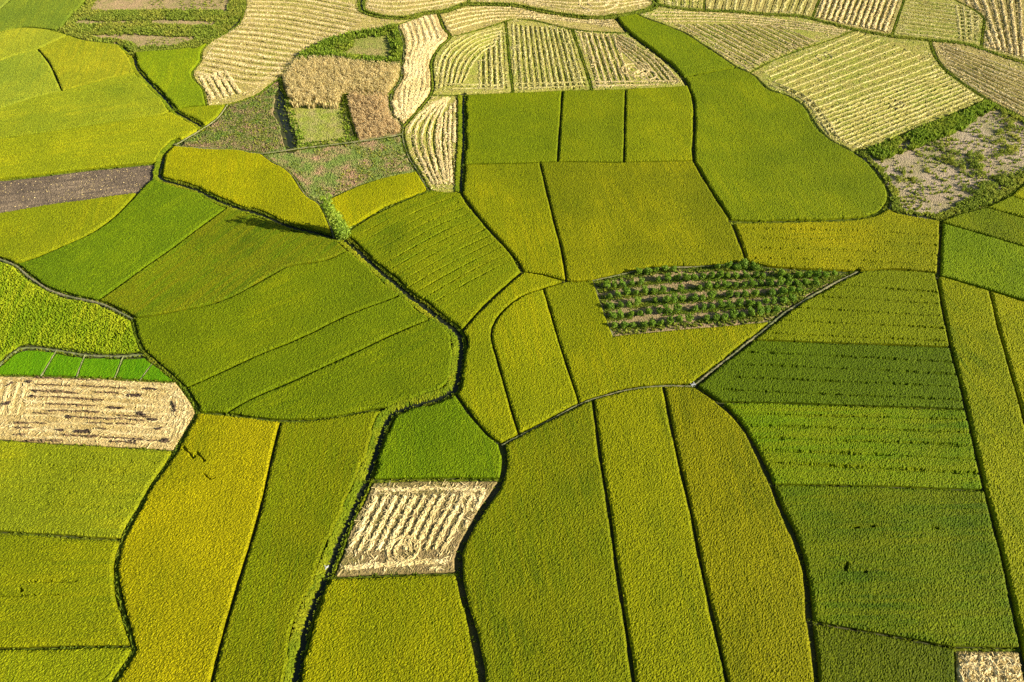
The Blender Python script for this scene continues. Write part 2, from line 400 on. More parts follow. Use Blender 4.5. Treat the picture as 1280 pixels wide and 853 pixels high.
def ribbon(p, hw, z0, hump, step=.35, across=5, rough=.3, edge=0.0, wander=.0, tilt=0.0):
    """a low irregular ridge along p: V, F"""
    p = resample(p, step)
    if wander:
        k = len(p); w = np.convolve(rng.normal(0, 1, k + 8), np.ones(9) / 9, 'valid')[:k] * wander
        p = p + normals(p) * w[:, None]
    n = normals(p); t = np.linspace(-1, 1, across)
    wv = hw * (1 + rng.uniform(-rough, rough, len(p)))
    X = p[:, None, :] + n[:, None, :] * (wv[:, None] * t[None, :])[..., None]
    X += rng.uniform(-.3, .3, X.shape) * step * rough
    prof = hump * np.sqrt(np.maximum(0, 1 - t ** 2)) + edge
    Z = z0 + prof[None, :] * (1 + rng.uniform(-rough * 1.6, rough * 1.6, (len(p), across)))
    Z += tilt * (t[None, :] + 1) / 2
    Z[:, 0] = z0 - .06
    if not tilt: Z[:, -1] = z0 - .06
    V = np.concatenate([X, Z[..., None]], -1).reshape(-1, 3)
    i, j = np.meshgrid(np.arange(len(p) - 1), np.arange(across - 1), indexing='ij')
    a = (i * across + j).ravel()
    return V, np.stack([a, a + 1, a + across + 1, a + across], -1)

def pieces(p, lab, clear, minlen=1.2):
    p = resample(p, .3); m = inside(p, lab, clear); out = []
    c = np.diff(np.r_[0, m.astype(np.int8), 0])
    for s, e in zip(np.where(c == 1)[0], np.where(c == -1)[0]):
        if (e - s) * .3 > minlen: out.append(p[s:e])
    return out

def strands(P, z, length, width, lift=.12, along=None):
    """flat bits of straw lying about at points P"""
    n = len(P); a = rng.uniform(0, math.pi, n) if along is None else along + rng.normal(0, .45, n); l = rng.uniform(.5, 1.2, n) * length; w = rng.uniform(.6, 1.3, n) * width
    d = np.c_[np.cos(a), np.sin(a)]; nn = np.c_[-d[:, 1], d[:, 0]]
    zz = z + rng.uniform(0, lift, n)
    q = []
    for sa, sb in ((-1, -1), (1, -1), (1, 1), (-1, 1)):
        q.append(np.c_[P + d * (l * sa / 2)[:, None] + nn * (w * sb / 2)[:, None], zz + rng.uniform(-.05, .08, n)])
    return np.stack(q, 1).reshape(-1, 3), np.arange(4 * n).reshape(n, 4)

def tufts(P, z, h, w, blades=5, spread=.5):
    """bunches of pointed blades standing at points P"""
    n = len(P); V = []; 
    for k in range(blades):
        a = rng.uniform(0, 6.283, n); d = np.c_[np.cos(a), np.sin(a)]; nn = np.c_[-d[:, 1], d[:, 0]]
        hh = h * rng.uniform(.6, 1.25, n); r = rng.uniform(.2, 1, n) * spread * hh
        b = P + d * (.12 * hh)[:, None]
        mid = P + d * (.12 * hh + r * .55)[:, None]; tip = P + d * (.1 * hh + r)[:, None]
        ww = (w * rng.uniform(.6, 1.3, n))[:, None]
        V.append(np.stack([np.c_[b - nn * ww * .5, np.full(n, z)], np.c_[b + nn * ww * .5, np.full(n, z)], np.c_[mid + nn * ww * .6, z + hh * .65], np.c_[tip, z + hh * rng.uniform(.75, 1, n)], np.c_[mid - nn * ww * .6, z + hh * .65]], 1))
    V = np.concatenate(V).reshape(-1, 3)
    return V, np.arange(len(V)).reshape(-1, 5)

def scatter(lab, dens, clear=.2, cmax=None, poly=None):
    I, J = np.where((LAB == lab) & (CLR > clear) & ((CLR < cmax) if cmax else True))
    n = int(len(I) * G * G * dens); k = rng.integers(0, len(I), n)
    P = np.c_[GX[I[k]], GY[J[k]]] + rng.uniform(-G / 2, G / 2, (n, 2))
    if poly is not None: P = P[in_poly(P, poly)]
    return P
def in_poly(P, poly):
    r = np.zeros(len(P), bool); k = len(poly)
    for i in range(k):
        a, b = poly[i], poly[(i + 1) % k]
        c = (a[1] > P[:, 1]) != (b[1] > P[:, 1])
        with np.errstate(divide='ignore', invalid='ignore'):
            r ^= c & (P[:, 0] < (b[0] - a[0]) * (P[:, 1] - a[1]) / (b[1] - a[1]) + a[0])
    return r
def patchy(P, sc, th, seed=0.):
    x, y = P[:, 0] * sc, P[:, 1] * sc
    f = np.sin(x * 1.3 + seed) * np.cos(y * 1.1 - seed * 2) + .6 * np.sin(x * 2.7 - y * 1.9 + seed * 3) + .4 * np.sin(x * 5.1 + y * 4.3 + seed)
    return f > th

used = {}
def claim(u, v, what):
    lab = lab_at(u, v)
    if lab == 0: print('SEED ON LINE', u, v, what); return 0
    if lab in used: print('LEAK', what, 'shares a plot with', used[lab]); return 0
    used[lab] = what; return lab
# ------------------------------------------------------------------ rice paddies: survey seed, colour, label
def rows(a, b, n, wd=.2, depth=.6, brk=.25): return [(p, wd, depth, brk) for p in fam(a, b, n, .8)]
def one(pts, wd=.2, depth=.7, brk=-1.): return [(catmull(gpts(pts), 1.), wd, depth, brk)]
def heading(u0, v0, u1, v1):
    (x0, y0), (x1, y1) = ground(u0, v0), ground(u1, v1); return math.atan2(y1 - y0, x1 - x0)
PADDY_GROUP = 'rice paddies'
def R(u, v, col, label, c2=None, c3=None, dents=(), H=.85, amp=.074, grain=.85, ang=1.75):
    lab = claim(u, v, label)
    if not lab: return
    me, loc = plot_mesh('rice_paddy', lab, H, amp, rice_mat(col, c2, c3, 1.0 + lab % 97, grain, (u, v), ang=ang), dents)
    tag(put('rice_paddy', me, loc), label, 'rice paddy', PADDY_GROUP)

R(40, 15, (128,150,28), 'dark green paddy in the top left corner beyond the yellow paddies')
R(3, 2, (150,165,40), 'tiny sliver of paddy cut off by the corner of the photo')
R(22, 52, (182,180,34), 'narrow yellow paddy strip under the dark green corner paddy', (165,172,34))
R(110, 75, (182,172,28), 'golden yellow paddy right of the short dark furrow, against the canal', (168,165,26))
R(30, 95, (158,172,38), 'pale green-yellow paddy left of the short dark furrow', (150,168,40))
R(100, 130, (165,172,32), 'broad lime yellow paddy with a blunt end at the canal', (152,166,34), ang=heading(0,173,204,142))
R(90, 180, (178,176,22), 'yellow paddy just above the strip of bare grey soil', (160,165,26), ang=heading(0,173,204,142))
R(215, 95, (142,164,14), 'small green paddy between canal bend and straw covered stubble', (132,156,16))
R(238, 142, (160,164,18), 'smallest triangular paddy squeezed between canal and earth path')
R(280, 215, (196,174,8), 'golden curved paddy left of the tall feathery tree', (182,162,10))
R(470, 248, (190,170,8), 'golden lens shaped paddy right of the tall feathery tree', (176,160,10))
R(70, 285, (166,166,20), 'yellow green wedge of paddy below the bare grey soil', (150,158,20))
R(150, 305, (112,146,14), 'bright green paddy sloping beside the wedge, above the pale curved path', (100,136,12), ang=heading(121,376,286,258))
R(260, 335, (104,138,16), 'green paddy with the tree shadow lying on its upper edge', (96,122,14), (128,132,20), ang=heading(121,376,286,258))
R(330, 395, (128,144,8), 'largest yellow green paddy left of the main ditch', (116,136,8), ang=heading(231,484,498,369))
R(340, 455, (120,140,8), 'middle strip of the three strips left of the main ditch', (112,132,8), ang=heading(231,484,498,369))
R(440, 470, (114,134,8), 'lowest strip of the three, rounded into the ditch elbow', (106,126,8), ang=heading(281,518,531,401))
R(90, 610, (164,164,42), 'pale yellow green paddy with faint rows below the burnt stubble', (156,158,34), None,
  rows([(60,568),(205,580)], [(-20,622),(190,640)], 5, .3, .22, .0), ang=.03)
R(70, 740, (150,150,18), 'olive yellow paddy with a few dark bare holes, at the left edge', (142,146,18), None,
  rows([(30,727),(95,727)], [(0,745),(75,743)], 2, .16, .5, .55) + one([(23,735),(27,738)], .2, .4), ang=.03)
R(60, 832, (160,160,26), 'yellowish paddy in the bottom left corner', (150,154,24))
R(235, 690, (192,164,12), 'brightest golden paddy, long, with a small zigzag of trampled rice', (178,154,12), (170,150,14),
  one([(229,559),(236,566),(242,573),(246,566),(255,576)], .17, .5) + one([(254,592),(262,599),(268,597)], .14, .4), ang=heading(351,525,264,853))
R(390, 620, (116,132,8), 'green paddy between the golden paddy and the grassy ditch', (104,122,8), (126,130,12), ang=heading(351,525,264,853))
R(540, 545, (104,136,8), 'deep green paddy above the pale straw covered plot', (94,126,8))
R(490, 790, (158,146,8), 'ochre paddy directly below the pale straw covered plot', (146,138,8))
R(540, 320, (114,136,10), 'five sided green paddy with dark row gaps at the centre top', (104,126,10), (130,140,10),
  rows([(455,290),(520,255),(560,240)], [(530,385),(590,350),(640,325)], 13, .17, .36, .35), ang=heading(530,385,640,325))
R(640, 160, (136,148,10), 'left one of three square paddies in a row under the combed stubble', (126,140,10))
R(740, 155, (140,146,10), 'middle one of three square paddies in a row', (132,140,10))
R(825, 155, (152,152,8), 'right and yellowest one of three square paddies in a row', (142,146,8))
R(640, 265, (160,152,8), 'narrow yellow paddy left of the broad yellow paddy above the orchard', (146,144,8))
R(800, 265, (158,148,8), 'broad yellow paddy between the three square paddies and the orchard', (146,140,8), (120,126,10))
R(850, 58, (126,142,16), 'slanting green paddy strip climbing to the top canal', (116,134,14), None,
  rows([(850,85),(910,75)], [(856,90),(915,80)], 2, .25, .3, .3))
R(970, 190, (130,142,8), 'large green paddy with a rounded right end', (120,134,8))
R(1050, 300, (178,152,8), 'golden striped paddy below the rounded green paddy', (160,146,8), None,
  rows([(925,285),(1060,288),(1170,295)], [(935,322),(1060,326),(1170,330)], 4, .28, .3, .15), ang=.03)
R(1255, 278, (122,132,8), 'dark green wedge of paddy below the weedy sandy ground', (112,124,8))
R(1272, 258, (150,148,10), 'small yellow green paddy corner at the right edge beside the weeds')
R(1279, 241, (165,155,14), 'tiny ochre paddy tip at the right edge above another corner')
R(1230, 322, (122,144,8), 'green paddy right of the short dark upright furrow', (112,136,8))
R(1080, 385, (124,134,6), 'green and yellow striped paddy beside the earth path from the orchard', (140,138,6), (112,126,6),
  rows([(1030,355),(1170,365)], [(950,416),(1180,426)], 5, .2, .5, .3), ang=.03)
R(1070, 465, (84,112,8), 'darkest green paddy with broken dark rows', (96,114,8), (76,104,8),
  rows([(930,440),(1190,452)], [(905,487),(1205,500)], 4, .2, .5, .25), ang=.03)
R(1070, 560, (96,132,8), 'fresh green paddy with broken dark rows below the darkest one', (90,124,8), (112,128,8),
  rows([(920,517),(1215,524)], [(965,578),(1230,592)], 5, .2, .5, .45), ang=.03)
R(1120, 700, (90,114,5), 'big dark green paddy above the thin slanting furrow', (80,106,5), (100,112,6),
  one([(1068,659),(1073,659)], .2, .4) + one([(1090,658),(1097,658)], .2) + one([(1165,660),(1172,660)], .2, .4) + one([(1049,731),(1053,729)], .2, .4) + one([(1058,708),(1057,712),(1060,703)], .22) + one([(1081,715),(1083,714)], .17, .4), ang=.03)
R(1110, 825, (96,104,8), 'dull olive green paddy left of the small straw patch', (86,98,8))
R(1225, 480, (128,134,5), 'long narrow yellow green strip along the right side', (118,128,5), (140,138,6))
R(1268, 415, (176,154,8), 'golden paddy at the right edge beyond the long narrow strip', (160,146,8))
R(603, 420, (160,154,18), 'pale yellow curved band of paddy right of the main ditch', (150,148,16))
R(668, 440, (166,156,18), 'pale yellow paddy inside the curved band', (154,150,16))
R(820, 440, (156,146,8), 'ochre paddy wrapping round the lower side of the orchard', (144,140,8))
R(680, 690, (108,122,5), 'wide dark green paddy at the bottom centre with a pointed top', (96,114,5), (124,126,8))
R(815, 680, (134,134,5), 'long yellow green paddy in the middle of three at the bottom', (124,128,5), (144,140,6), ang=heading(750,575,793,857))
R(925, 680, (130,122,5), 'long ochre green paddy bounded by the wide curved dark furrow', (120,118,5), (146,132,8), ang=heading(829,481,908,853))
# ------------------------------------------------------------------ light green leafy plot and the seedbeds
lab = claim(70, 395, 'leafy plot')
if lab:
    me, loc = plot_mesh('leafy_plot', lab, .6, .27, rice_mat((164,174,46), (146,164,36), (112,140,24), 5., .5, (70, 395), True),
        rows([(0,380),(70,350)], [(100,440),(170,405)], 8, .14, .45, .3) )
    tag(put('leafy_plot', me, loc), 'light green leafy crop with dark gaps above the bright seedbeds', 'crop plot')
for k, (u, what) in enumerate(((30, 'seedbed at the far left end of the bright green row'), (75, 'second seedbed from the left end of the bright green row'), (120, 'middle one of the five bright green seedbeds'), (168, 'seedbed next to the pointed last one'), (193, 'small pointed seedbed at the right end of the row'))):
    lab = claim(u, 452 if u != 193 else 464, what)
    if lab:
        me, loc = plot_mesh('seedbed', lab, .35, .07, rice_mat((92,146,8), (80,136,8), (106,154,10), 3. + k, .22, (100, 455), True))
        tag(put('seedbed', me, loc), what, 'seedbed', 'bright green rice seedbeds')

# ------------------------------------------------------------------ harvested plots with their rows of straw
def loose(root, lab, mat, dens, edge, z=.43, ln=1.0, wd=.12):
    P = np.concatenate([scatter(lab, dens, .3), scatter(lab, edge, .3, 3.2)]) if edge else scatter(lab, dens, .3)
    V, F = strands(P, z, ln, wd)
    V[:, 0] -= root.location.x; V[:, 1] -= root.location.y
    o = put('loose_straw', mesh_from('loose_straw', V, [F], mat), parent=root); o['kind'] = 'stuff'
def straw_rows(root, lab, lines, mat, hw=.38, h=.16, clear=.9, wander=.25, z=.37, name='straw_row', limit=90):
    k = 0
    for p in lines:
        for q in pieces(p, lab, clear):
            if k >= limit: return
            V, F = ribbon(q, hw * rng.uniform(.75, 1.25), z, h, .24, 7, .42, .02, wander)
            n = int(len(q) * .3 * 7); k_ = rng.integers(0, len(q) - 1, n); tg = q[k_ + 1] - q[k_]
            V2, F2 = strands(q[k_] + rng.normal(0, hw * .55, (n, 2)), z + h * .55, .9, .07, .10, np.arctan2(tg[:, 1], tg[:, 0]))
            F = np.concatenate([F, F2 + len(V)]); V = np.concatenate([V, V2])
            V[:, 0] -= root.location.x; V[:, 1] -= root.location.y
            put(name, mesh_from(name, V, [F], mat), parent=root); k += 1
def swirl(u, v, r0, r1, turns, squash=.5):
    cx, cy = ground(u, v, .1); a = np.linspace(0, turns * 6.283, int(20 * turns) + 4); r = np.linspace(r0, r1, len(a))
    return np.c_[cx + r * np.cos(a), cy + r * np.sin(a)]
def STUB(u, v, label, base, straw, lines, hw=.38, h=.15, dens=.18, edge=1.6, clear=.9, wander=.35, ln=1.0):
    lab = claim(u, v, label)
    if not lab: return None, 0
    cut = []
    for p, q in zip(lines[:-1], lines[1:]) if base not in (M_stub_brown, M_stub_pink) else ():
        if len(p) == len(q) and np.linalg.norm(p - q, axis=1).mean() < 4.5: cut.append(((p + q) / 2,   .21, .37, -.95))
    me, loc = plot_mesh('stubble_plot', lab, .40, .08, base, cut)
    o = tag(put('stubble_plot', me, loc), label, 'stubble field', 'harvested plots with straw')
    straw_rows(o, lab, lines, straw, hw * .9, h * .8, clear, wander)
    if dens: loose(o, lab, straw, dens, edge, ln=ln)
    return o, lab

STUB(360, 55, 'large straw striped stubble plot left of the grassy pit, curving along the top', M_stub_tan, M_straw,
     fam([(300,-6),(380,-4),(470,14)], [(248,92),(300,104),(350,106)], 19) + fam([(244,98),(259,128)], [(282,90),(300,118)], 6), .55)
STUB(525, 85, 'wavy pinkish straw plot like a river between pit and fan shaped stubble', M_stub_pink, M_straw,
     fam([(505,30),(511,52),(508,77),(506,98),(495,116),(494,130),(499,144),(508,155)], [(545,18),(553,36),(558,46),(545,58),(535,75),(536,96),(535,112),(515,142)], 7), .75, .2, .8, .8, .5)
STUB(545, 180, 'combed stubble plot tapering like a harp beside the dark ditch', M_stub_olive, M_straw,
     fam([(560,121),(530,140),(511,165),(516,195),(538,232)], [(564,121),(551,145),(546,175),(551,205),(557,232)], 5) + fam([(552,148),(550,180),(556,226)], [(574,121),(573,180),(573,234)], 5), .36)
STUB(590, 80, 'fan shaped stubble plot with arched straw rows', M_stub_olive, M_straw_olive,
     fam([(632,31),(585,44),(553,70),(545,112)], [(618,58),(603,66),(590,82),(580,104)], 7) + fam([(600,76),(600,110)], [(631,34),(636,112)], 6) + fam([(560,107),(628,108)], [(565,113),(630,112)], 2), .29)
STUB(680, 80, 'upright combed stubble plot in the middle of the top three', M_stub_olive, M_straw_olive,
     fam([(641,32),(645,114)], [(713,38),(736,112)], 13) + fam([(650,106),(735,104)], [(650,112),(735,109)], 2), .28)
STUB(780, 80, 'stubble plot with swirling straw rows beside the slanting green strip', M_stub_olive, M_straw,
     fam([(724,42),(742,108)], [(766,44),(788,104)], 7) + fam([(770,42),(815,68),(849,104)], [(772,60),(795,82),(812,104)], 6) + [swirl(792, 88, .8, 4.5, 2.2), swirl(808, 96, .5, 4, 1.6)] + fam([(745,104),(845,103)], [(745,109),(845,107)], 2), .30)
STUB(650, 17, 'thin stubble strip running below the green top canal', M_stub_tan, M_straw,
     fam([(520,25),(600,11),(680,16),(768,25)], [(562,40),(620,26),(690,26),(775,36)], 5), .38, .24, .3, .4, .6)
STUB(520, 5, 'rounded stubble plot at the top edge enclosed by the canal bend', M_stub_tan, M_straw,
     fam([(448,-12),(520,-14),(600,-16)], [(455,10),(500,15),(590,1)], 6), .6)
STUB(730, 5, 'straw covered plot at the top edge above the middle of the canal', M_stub_tan, M_straw,
     fam([(590,-12),(700,-14),(815,-14)], [(660,5),(740,15),(810,4)], 7) + [swirl(745, 4, 1, 7, 2)], .45)
STUB(850, 3, 'small straw plot at the top edge right of the canal fork', M_stub_olive, M_straw_olive,
     fam([(822,-10),(826,8)], [(880,-10),(876,12)], 6), .4)
STUB(950, 5, 'straw plot at the top edge above the long grey canal', M_stub_tan, M_straw_olive,
     fam([(893,-16),(886,14)], [(1022,-16),(1008,20)], 13), .42)
STUB(1080, 15, 'stubble plot with close upright straw stripes at the top edge', M_stub_tan, M_straw,
     fam([(1036,-14),(1022,24)], [(1132,-14),(1112,42)], 14), .42, .3)
STUB(1170, 25, 'greenish stubble plot with level rows at the top right', M_stub_olive, M_straw_olive,
     fam([(1138,0),(1228,14)], [(1120,42),(1225,54)], 10) + fam([(1195,8),(1200,50)], [(1222,18),(1222,54)], 4), .36)
STUB(1260, 30, 'messy straw plot in the top right corner', M_stub_tan, M_straw,
     fam([(1200,-14),(1235,60)], [(1310,-14),(1300,80)], 10), .5, .3, .9, 1.)
STUB(900, 35, 'stubble plot with slanting furrows beside the slanting green paddy strip', M_stub_olive, M_straw,
     fam([(805,16),(920,20),(1062,38)], [(830,28),(930,30),(1055,45)], 4) + fam([(838,32),(946,92)], [(970,32),(1024,56)], 13), .36)
STUB(1090, 110, 'large tilted stubble plot with many parallel straw rows', M_stub_olive, M_straw_olive,
     fam([(955,92),(1075,42)], [(1010,140),(1175,80)], 9) + fam([(1012,148),(1180,86)], [(1072,190),(1240,120)], 12) + [swirl(1028, 73, 1, 3, 1.2), swirl(1120, 133, .8, 2.5, 1.2)] + fam([(962,108),(1006,128),(1040,175)], [(966,104),(1012,126),(1048,172)], 2), .24, .18, .3, 1.1)
STUB(1230, 90, 'stubble wedge with furrows at the right edge below the canal', M_stub_tan, M_straw,
     fam([(1172,54),(1300,100)], [(1190,95),(1300,156)], 9), .40)
STUB(1240, 835, 'small heap-strewn straw patch in the bottom right corner', M_stub_pink, M_straw,
     [swirl(1212, 822, .3, 2.4, 2), swirl(1230, 838, .3, 2.8, 2), swirl(1252, 824, .3, 2.4, 2), swirl(1215, 846, .3, 2, 2), swirl(1262, 842, .3, 2.6, 2)], .36, .26, 1.0, 0, .4, .3)
# the pale plot in the lower middle: slanted rows, swirls at the turning ends
STUB(515, 660, 'pale straw plot with slanting rows and turning loops in the lower middle', M_stub_brown, M_straw,
     fam([(437,690),(470,622)], [(566,688),(604,618)], 12) + fam([(425,712),(480,706),(565,702)], [(470,716),(520,713),(560,711)], 2) + fam([(472,606),(540,604),(612,605)], [(470,614),(540,612),(606,614)], 2)
     + [swirl(506, 690, .8, 2.6, 1.6), swirl(588, 626, .8, 2.4, 1.2)], .42, .22, .3, 1.3, .6, .25)
o, lab = STUB(120, 515, 'sandy stubble plot with burnt black straw streaks at the left edge', M_stub_pink, M_straw,
     fam([(38,478),(130,480),(215,486)], [(30,548),(130,550),(212,556)], 9) + fam([(3,482),(-10,520)], [(34,478),(22,520)], 4) + fam([(196,482),(222,500),(205,548)], [(214,480),(238,508),(222,552)], 4), .30, .07, .7, 1.2, .5, .2)
if lab:
    k = 0
    for (u, v, n, du, dv) in ((34,479,1,7,0), (10,485,1,8,-6), (5,507,1,9,-3), (42,490,1,6,1), (38,497,1,5,1), (85,522,1,6,2), (95,540,1,20,1), (72,539,1,9,1), (138,511,1,15,1), (180,488,1,18,0), (160,496,1,18,0), (216,503,1,5,14), (172,517,1,10,5), (186,526,1,12,1), (196,538,1,8,-2), (160,553,1,12,1), (203,553,1,9,-2),
                          (45,474,1,35,1), (90,476,1,38,1), (45,482,1,45,2), (100,484,1,60,3), (45,490,1,50,2), (42,497,1,90,5), (60,506,1,60,3), (95,523,1,90,4), (20,536,1,22,1), (20,545,1,16,0), (180,552,1,20,1), (140,553,1,26,1), (135,510,1,22,1), (120,537,1,14,1), (60,492,1,40,2), (20,530,1,40,1), (70,545,1,60,2), (30,552,1,50,1), (110,548,1,70,2), (55,514,1,70,3), (150,521,1,40,2), (45,518,1,22,1), (120,492,1,30,1), (110,530,1,60,2)):
        a, b = np.array(ground(u, v, .1)), np.array(ground(u + du, v + dv, .1))
        big = k < 17
        p = np.linspace(a, b, 12); 
        if big: V, F = ribbon(p, rng.uniform(.2, .42),   .40, .16, .22, 6, .55, .05, .15)
        else:   V, F = ribbon(p,   .15, .39, .20, .3, 4, .95, .02, .15)
        V[:, 0] -= a[0]; V[:, 1] -= a[1]
        tag(put('ash_heap', mesh_from('ash_heap', V, [F], M_ash if big else M_scorch), (a[0], a[1], 0)),
            'black ash heap of burnt straw on the sandy stubble plot' if big else 'thin scorched streak of straw along a row of the sandy stubble plot', 'ash heap', 'burnt straw heaps' if big else 'scorched straw streaks')
        k += 1

# ------------------------------------------------------------------ bare, rough and weedy plots
def ROUGH(u, v, name, label, cat, mat, H, amp, hump=None, group=None):
    lab = claim(u, v, label)
    if not lab: return None, 0
    me, loc = plot_mesh(name, lab, H, amp, mat, hump=hump)
    return tag(put(name, me, loc), label, cat, group), lab
def clods(root, lab, dens, mat, size=.25, z=.1, name='dry_stubble_tufts', thr=None):
    P = scatter(lab, dens, .5)
    if thr is not None: P = P[patchy(P, .12, thr, lab)]
    V, F = tufts(P, z, size, size * .5, 4, .8)
    V[:, 0] -= root.location.x; V[:, 1] -= root.location.y
    o = put(name, mesh_from(name, V, [F], mat), parent=root); o['kind'] = 'stuff'
o, lab = ROUGH(90, 232, 'bare_plot', 'strip of bare grey brown soil between two yellow paddies', 'bare field', M_soil, .16, .09)
if lab: clods(o, lab, .5, M_straw, .2); clods(o, lab, 2., M_straw, .15, thr=.2)
for (u, v, label) in ((190, 9, 'farthest of three brown fallow strips among weeds'), (150, 26, 'middle brown fallow strip, left of the pale line'), (240, 27, 'middle brown fallow strip, right of the pale line'), (200, 50, 'nearest brown fallow strip, rounded off by the weedy drain')):
    o, lab = ROUGH(u, v, 'fallow_plot', label, 'fallow field', M_redsoil, .15, .08, group='fallow strips')
    if lab:
        clods(o, lab, 1.0, M_weed, .45, .1, 'weeds', .25)
        P = scatter(lab, 5., .1, 2.6)
        V, F = tufts(P, .05, .7, .3, 6, .8); V[:, 0] -= o.location.x; V[:, 1] -= o.location.y
        w = put('weeds', mesh_from('weeds', V, [F], M_weed), parent=o); w['kind'] = 'stuff'
M_veg = mottled('vegetable_bed', ((.10,.15,.022), (.22,.15,.07), (.27,.17,.09)), (.2, .6, 4), .5)
M_veg2 = mottled('sparse_vegetable_bed', ((.16,.20,.038), (.34,.21,.11), (.12,.18,.03)), (.22, .6, 4), .5)
o, lab = ROUGH(300, 152, 'vegetable_plot', 'dark green mottled vegetable plot left of the black drain', 'vegetable plot', M_veg, .32, .2)
if lab: clods(o, lab, 2.2, M_weed, .4, .2, 'vegetable_leaves')
o, lab = ROUGH(440, 205, 'vegetable_plot', 'patchy green and reddish vegetable plot above the golden lens paddy', 'vegetable plot', M_veg2, .25, .16)
if lab: clods(o, lab, 1.8, M_weed, .4, .15, 'vegetable_leaves', -.1)
M_meadow = mottled('meadow', ((.21,.245,.03), (.27,.25,.05), (.33,.26,.11)), (.07, .3, 3), .4)
M_pit = mottled('pit_grass', ((.22,.22,.045), (.28,.22,.08), (.18,.22,.03)), (.09, .4, 3), .4)
o, lab = ROUGH(455, 58, 'grassy_pit', 'hollow with a brown floor ringed by tall bright green weeds', 'grassy pit', M_pit, .2, .12)
if lab:
    for hh, cm, dn, inner in ((1.5, 1.6, 3.2, .2), (1.0, 3.4, 2.2, 1.2)):
        P = scatter(lab, dn, inner, cm); V, F = tufts(P, .1, hh, .45, 6, .55)
        V[:, 0] -= o.location.x; V[:, 1] -= o.location.y
        w = put('rim_weeds', mesh_from('rim_weeds', V, [F], M_lush), parent=o); w['kind'] = 'stuff'
    P = scatter(lab, 3., .3, None, gpts([(382,64),(418,47),(445,42),(440,58),(415,70),(380,68)])); V, F = tufts(P, .1, .9, .4, 6, .6)
    V[:, 0] -= o.location.x; V[:, 1] -= o.location.y
    w = put('rim_weeds', mesh_from('rim_weeds', V, [F], M_lush), parent=o); w['kind'] = 'stuff'
o, lab = ROUGH(400, 155, 'meadow_plot', 'small olive grass plot between the black drain and the brown maize', 'grass plot', M_meadow, .25, .12)
if lab:
    P = scatter(lab, 2.5, .1, 1.8); V, F = tufts(P, .1, .6, .3, 6, .6); V[:, 0] -= o.location.x; V[:, 1] -= o.location.y
    w = put('rim_weeds', mesh_from('rim_weeds', V, [F], M_lush), parent=o); w['kind'] = 'stuff'
    P = scatter(lab, 2.2, .1, None, gpts([(362,127),(426,129),(426,134),(364,133)])); V, F = tufts(P, .15, 1.7, .22, 7, .35); V[:, 0] -= o.location.x; V[:, 1] -= o.location.y
    w = put('dry_stalks', mesh_from('dry_stalks', V, [F], M_maize), parent=o); w['kind'] = 'stuff'

def stalks(lab, dens, h, clear=.4):
    P = scatter(lab, dens, clear); n = len(P); hh = h * rng.uniform(.7, 1.15, n); V = []; 
    lean = rng.normal(0, .16, (n, 2)) * hh[:, None]; a = rng.uniform(0, 6.283, n)
    for k in range(2):                                   # the stem: two crossed blades
        d = np.c_[np.cos(a + k * 1.57), np.sin(a + k * 1.57)] * .06; T = P + lean
        V.append(np.stack([np.c_[P - d, np.zeros(n)], np.c_[P + d, np.zeros(n)], np.c_[T + d * .4, hh], np.c_[T - d * .4, hh]], 1))
    for k in range(6):                                   # drooping dry leaves
        b = a + k * 2.4 + rng.normal(0, .3, n); d = np.c_[np.cos(b), np.sin(b)]; nn = np.c_[-d[:, 1], d[:, 0]] * .075
        f = .3 + .11 * k; s = P + lean * f; zz = hh * f; m = s + d * .38; e = s + d * .7
        V.append(np.stack([np.c_[s - nn * .5, zz], np.c_[s + nn * .5, zz], np.c_[m + nn, zz + .22], np.c_[m - nn, zz + .22]], 1))
        V.append(np.stack([np.c_[m - nn, zz + .22], np.c_[m + nn, zz + .22], np.c_[e + nn * .2, zz - .1], np.c_[e - nn * .2, zz - .1]], 1))
    V = np.concatenate(V).reshape(-1, 3); return V, np.arange(len(V)).reshape(-1, 4)
for (u, v, label, mt, dn) in ((425, 97, 'plot of standing dry straw coloured maize below the grassy pit', M_maize, 4.2), (462, 140, 'plot of brown dry maize in rows left of the pinkish straw', M_maize2, 3.6)):
    o, lab = ROUGH(u, v, 'maize_plot', label, 'maize plot', M_redsoil if mt is M_maize2 else M_stub_tan, .12, .07, group='plots of dry maize')
    if lab:
        V, F = stalks(lab, dn, 1.9); V[:, 0] -= o.location.x; V[:, 1] -= o.location.y
        w = put('dry_stalks', mesh_from('dry_stalks', V, [F], mt), parent=o); w['kind'] = 'stuff'

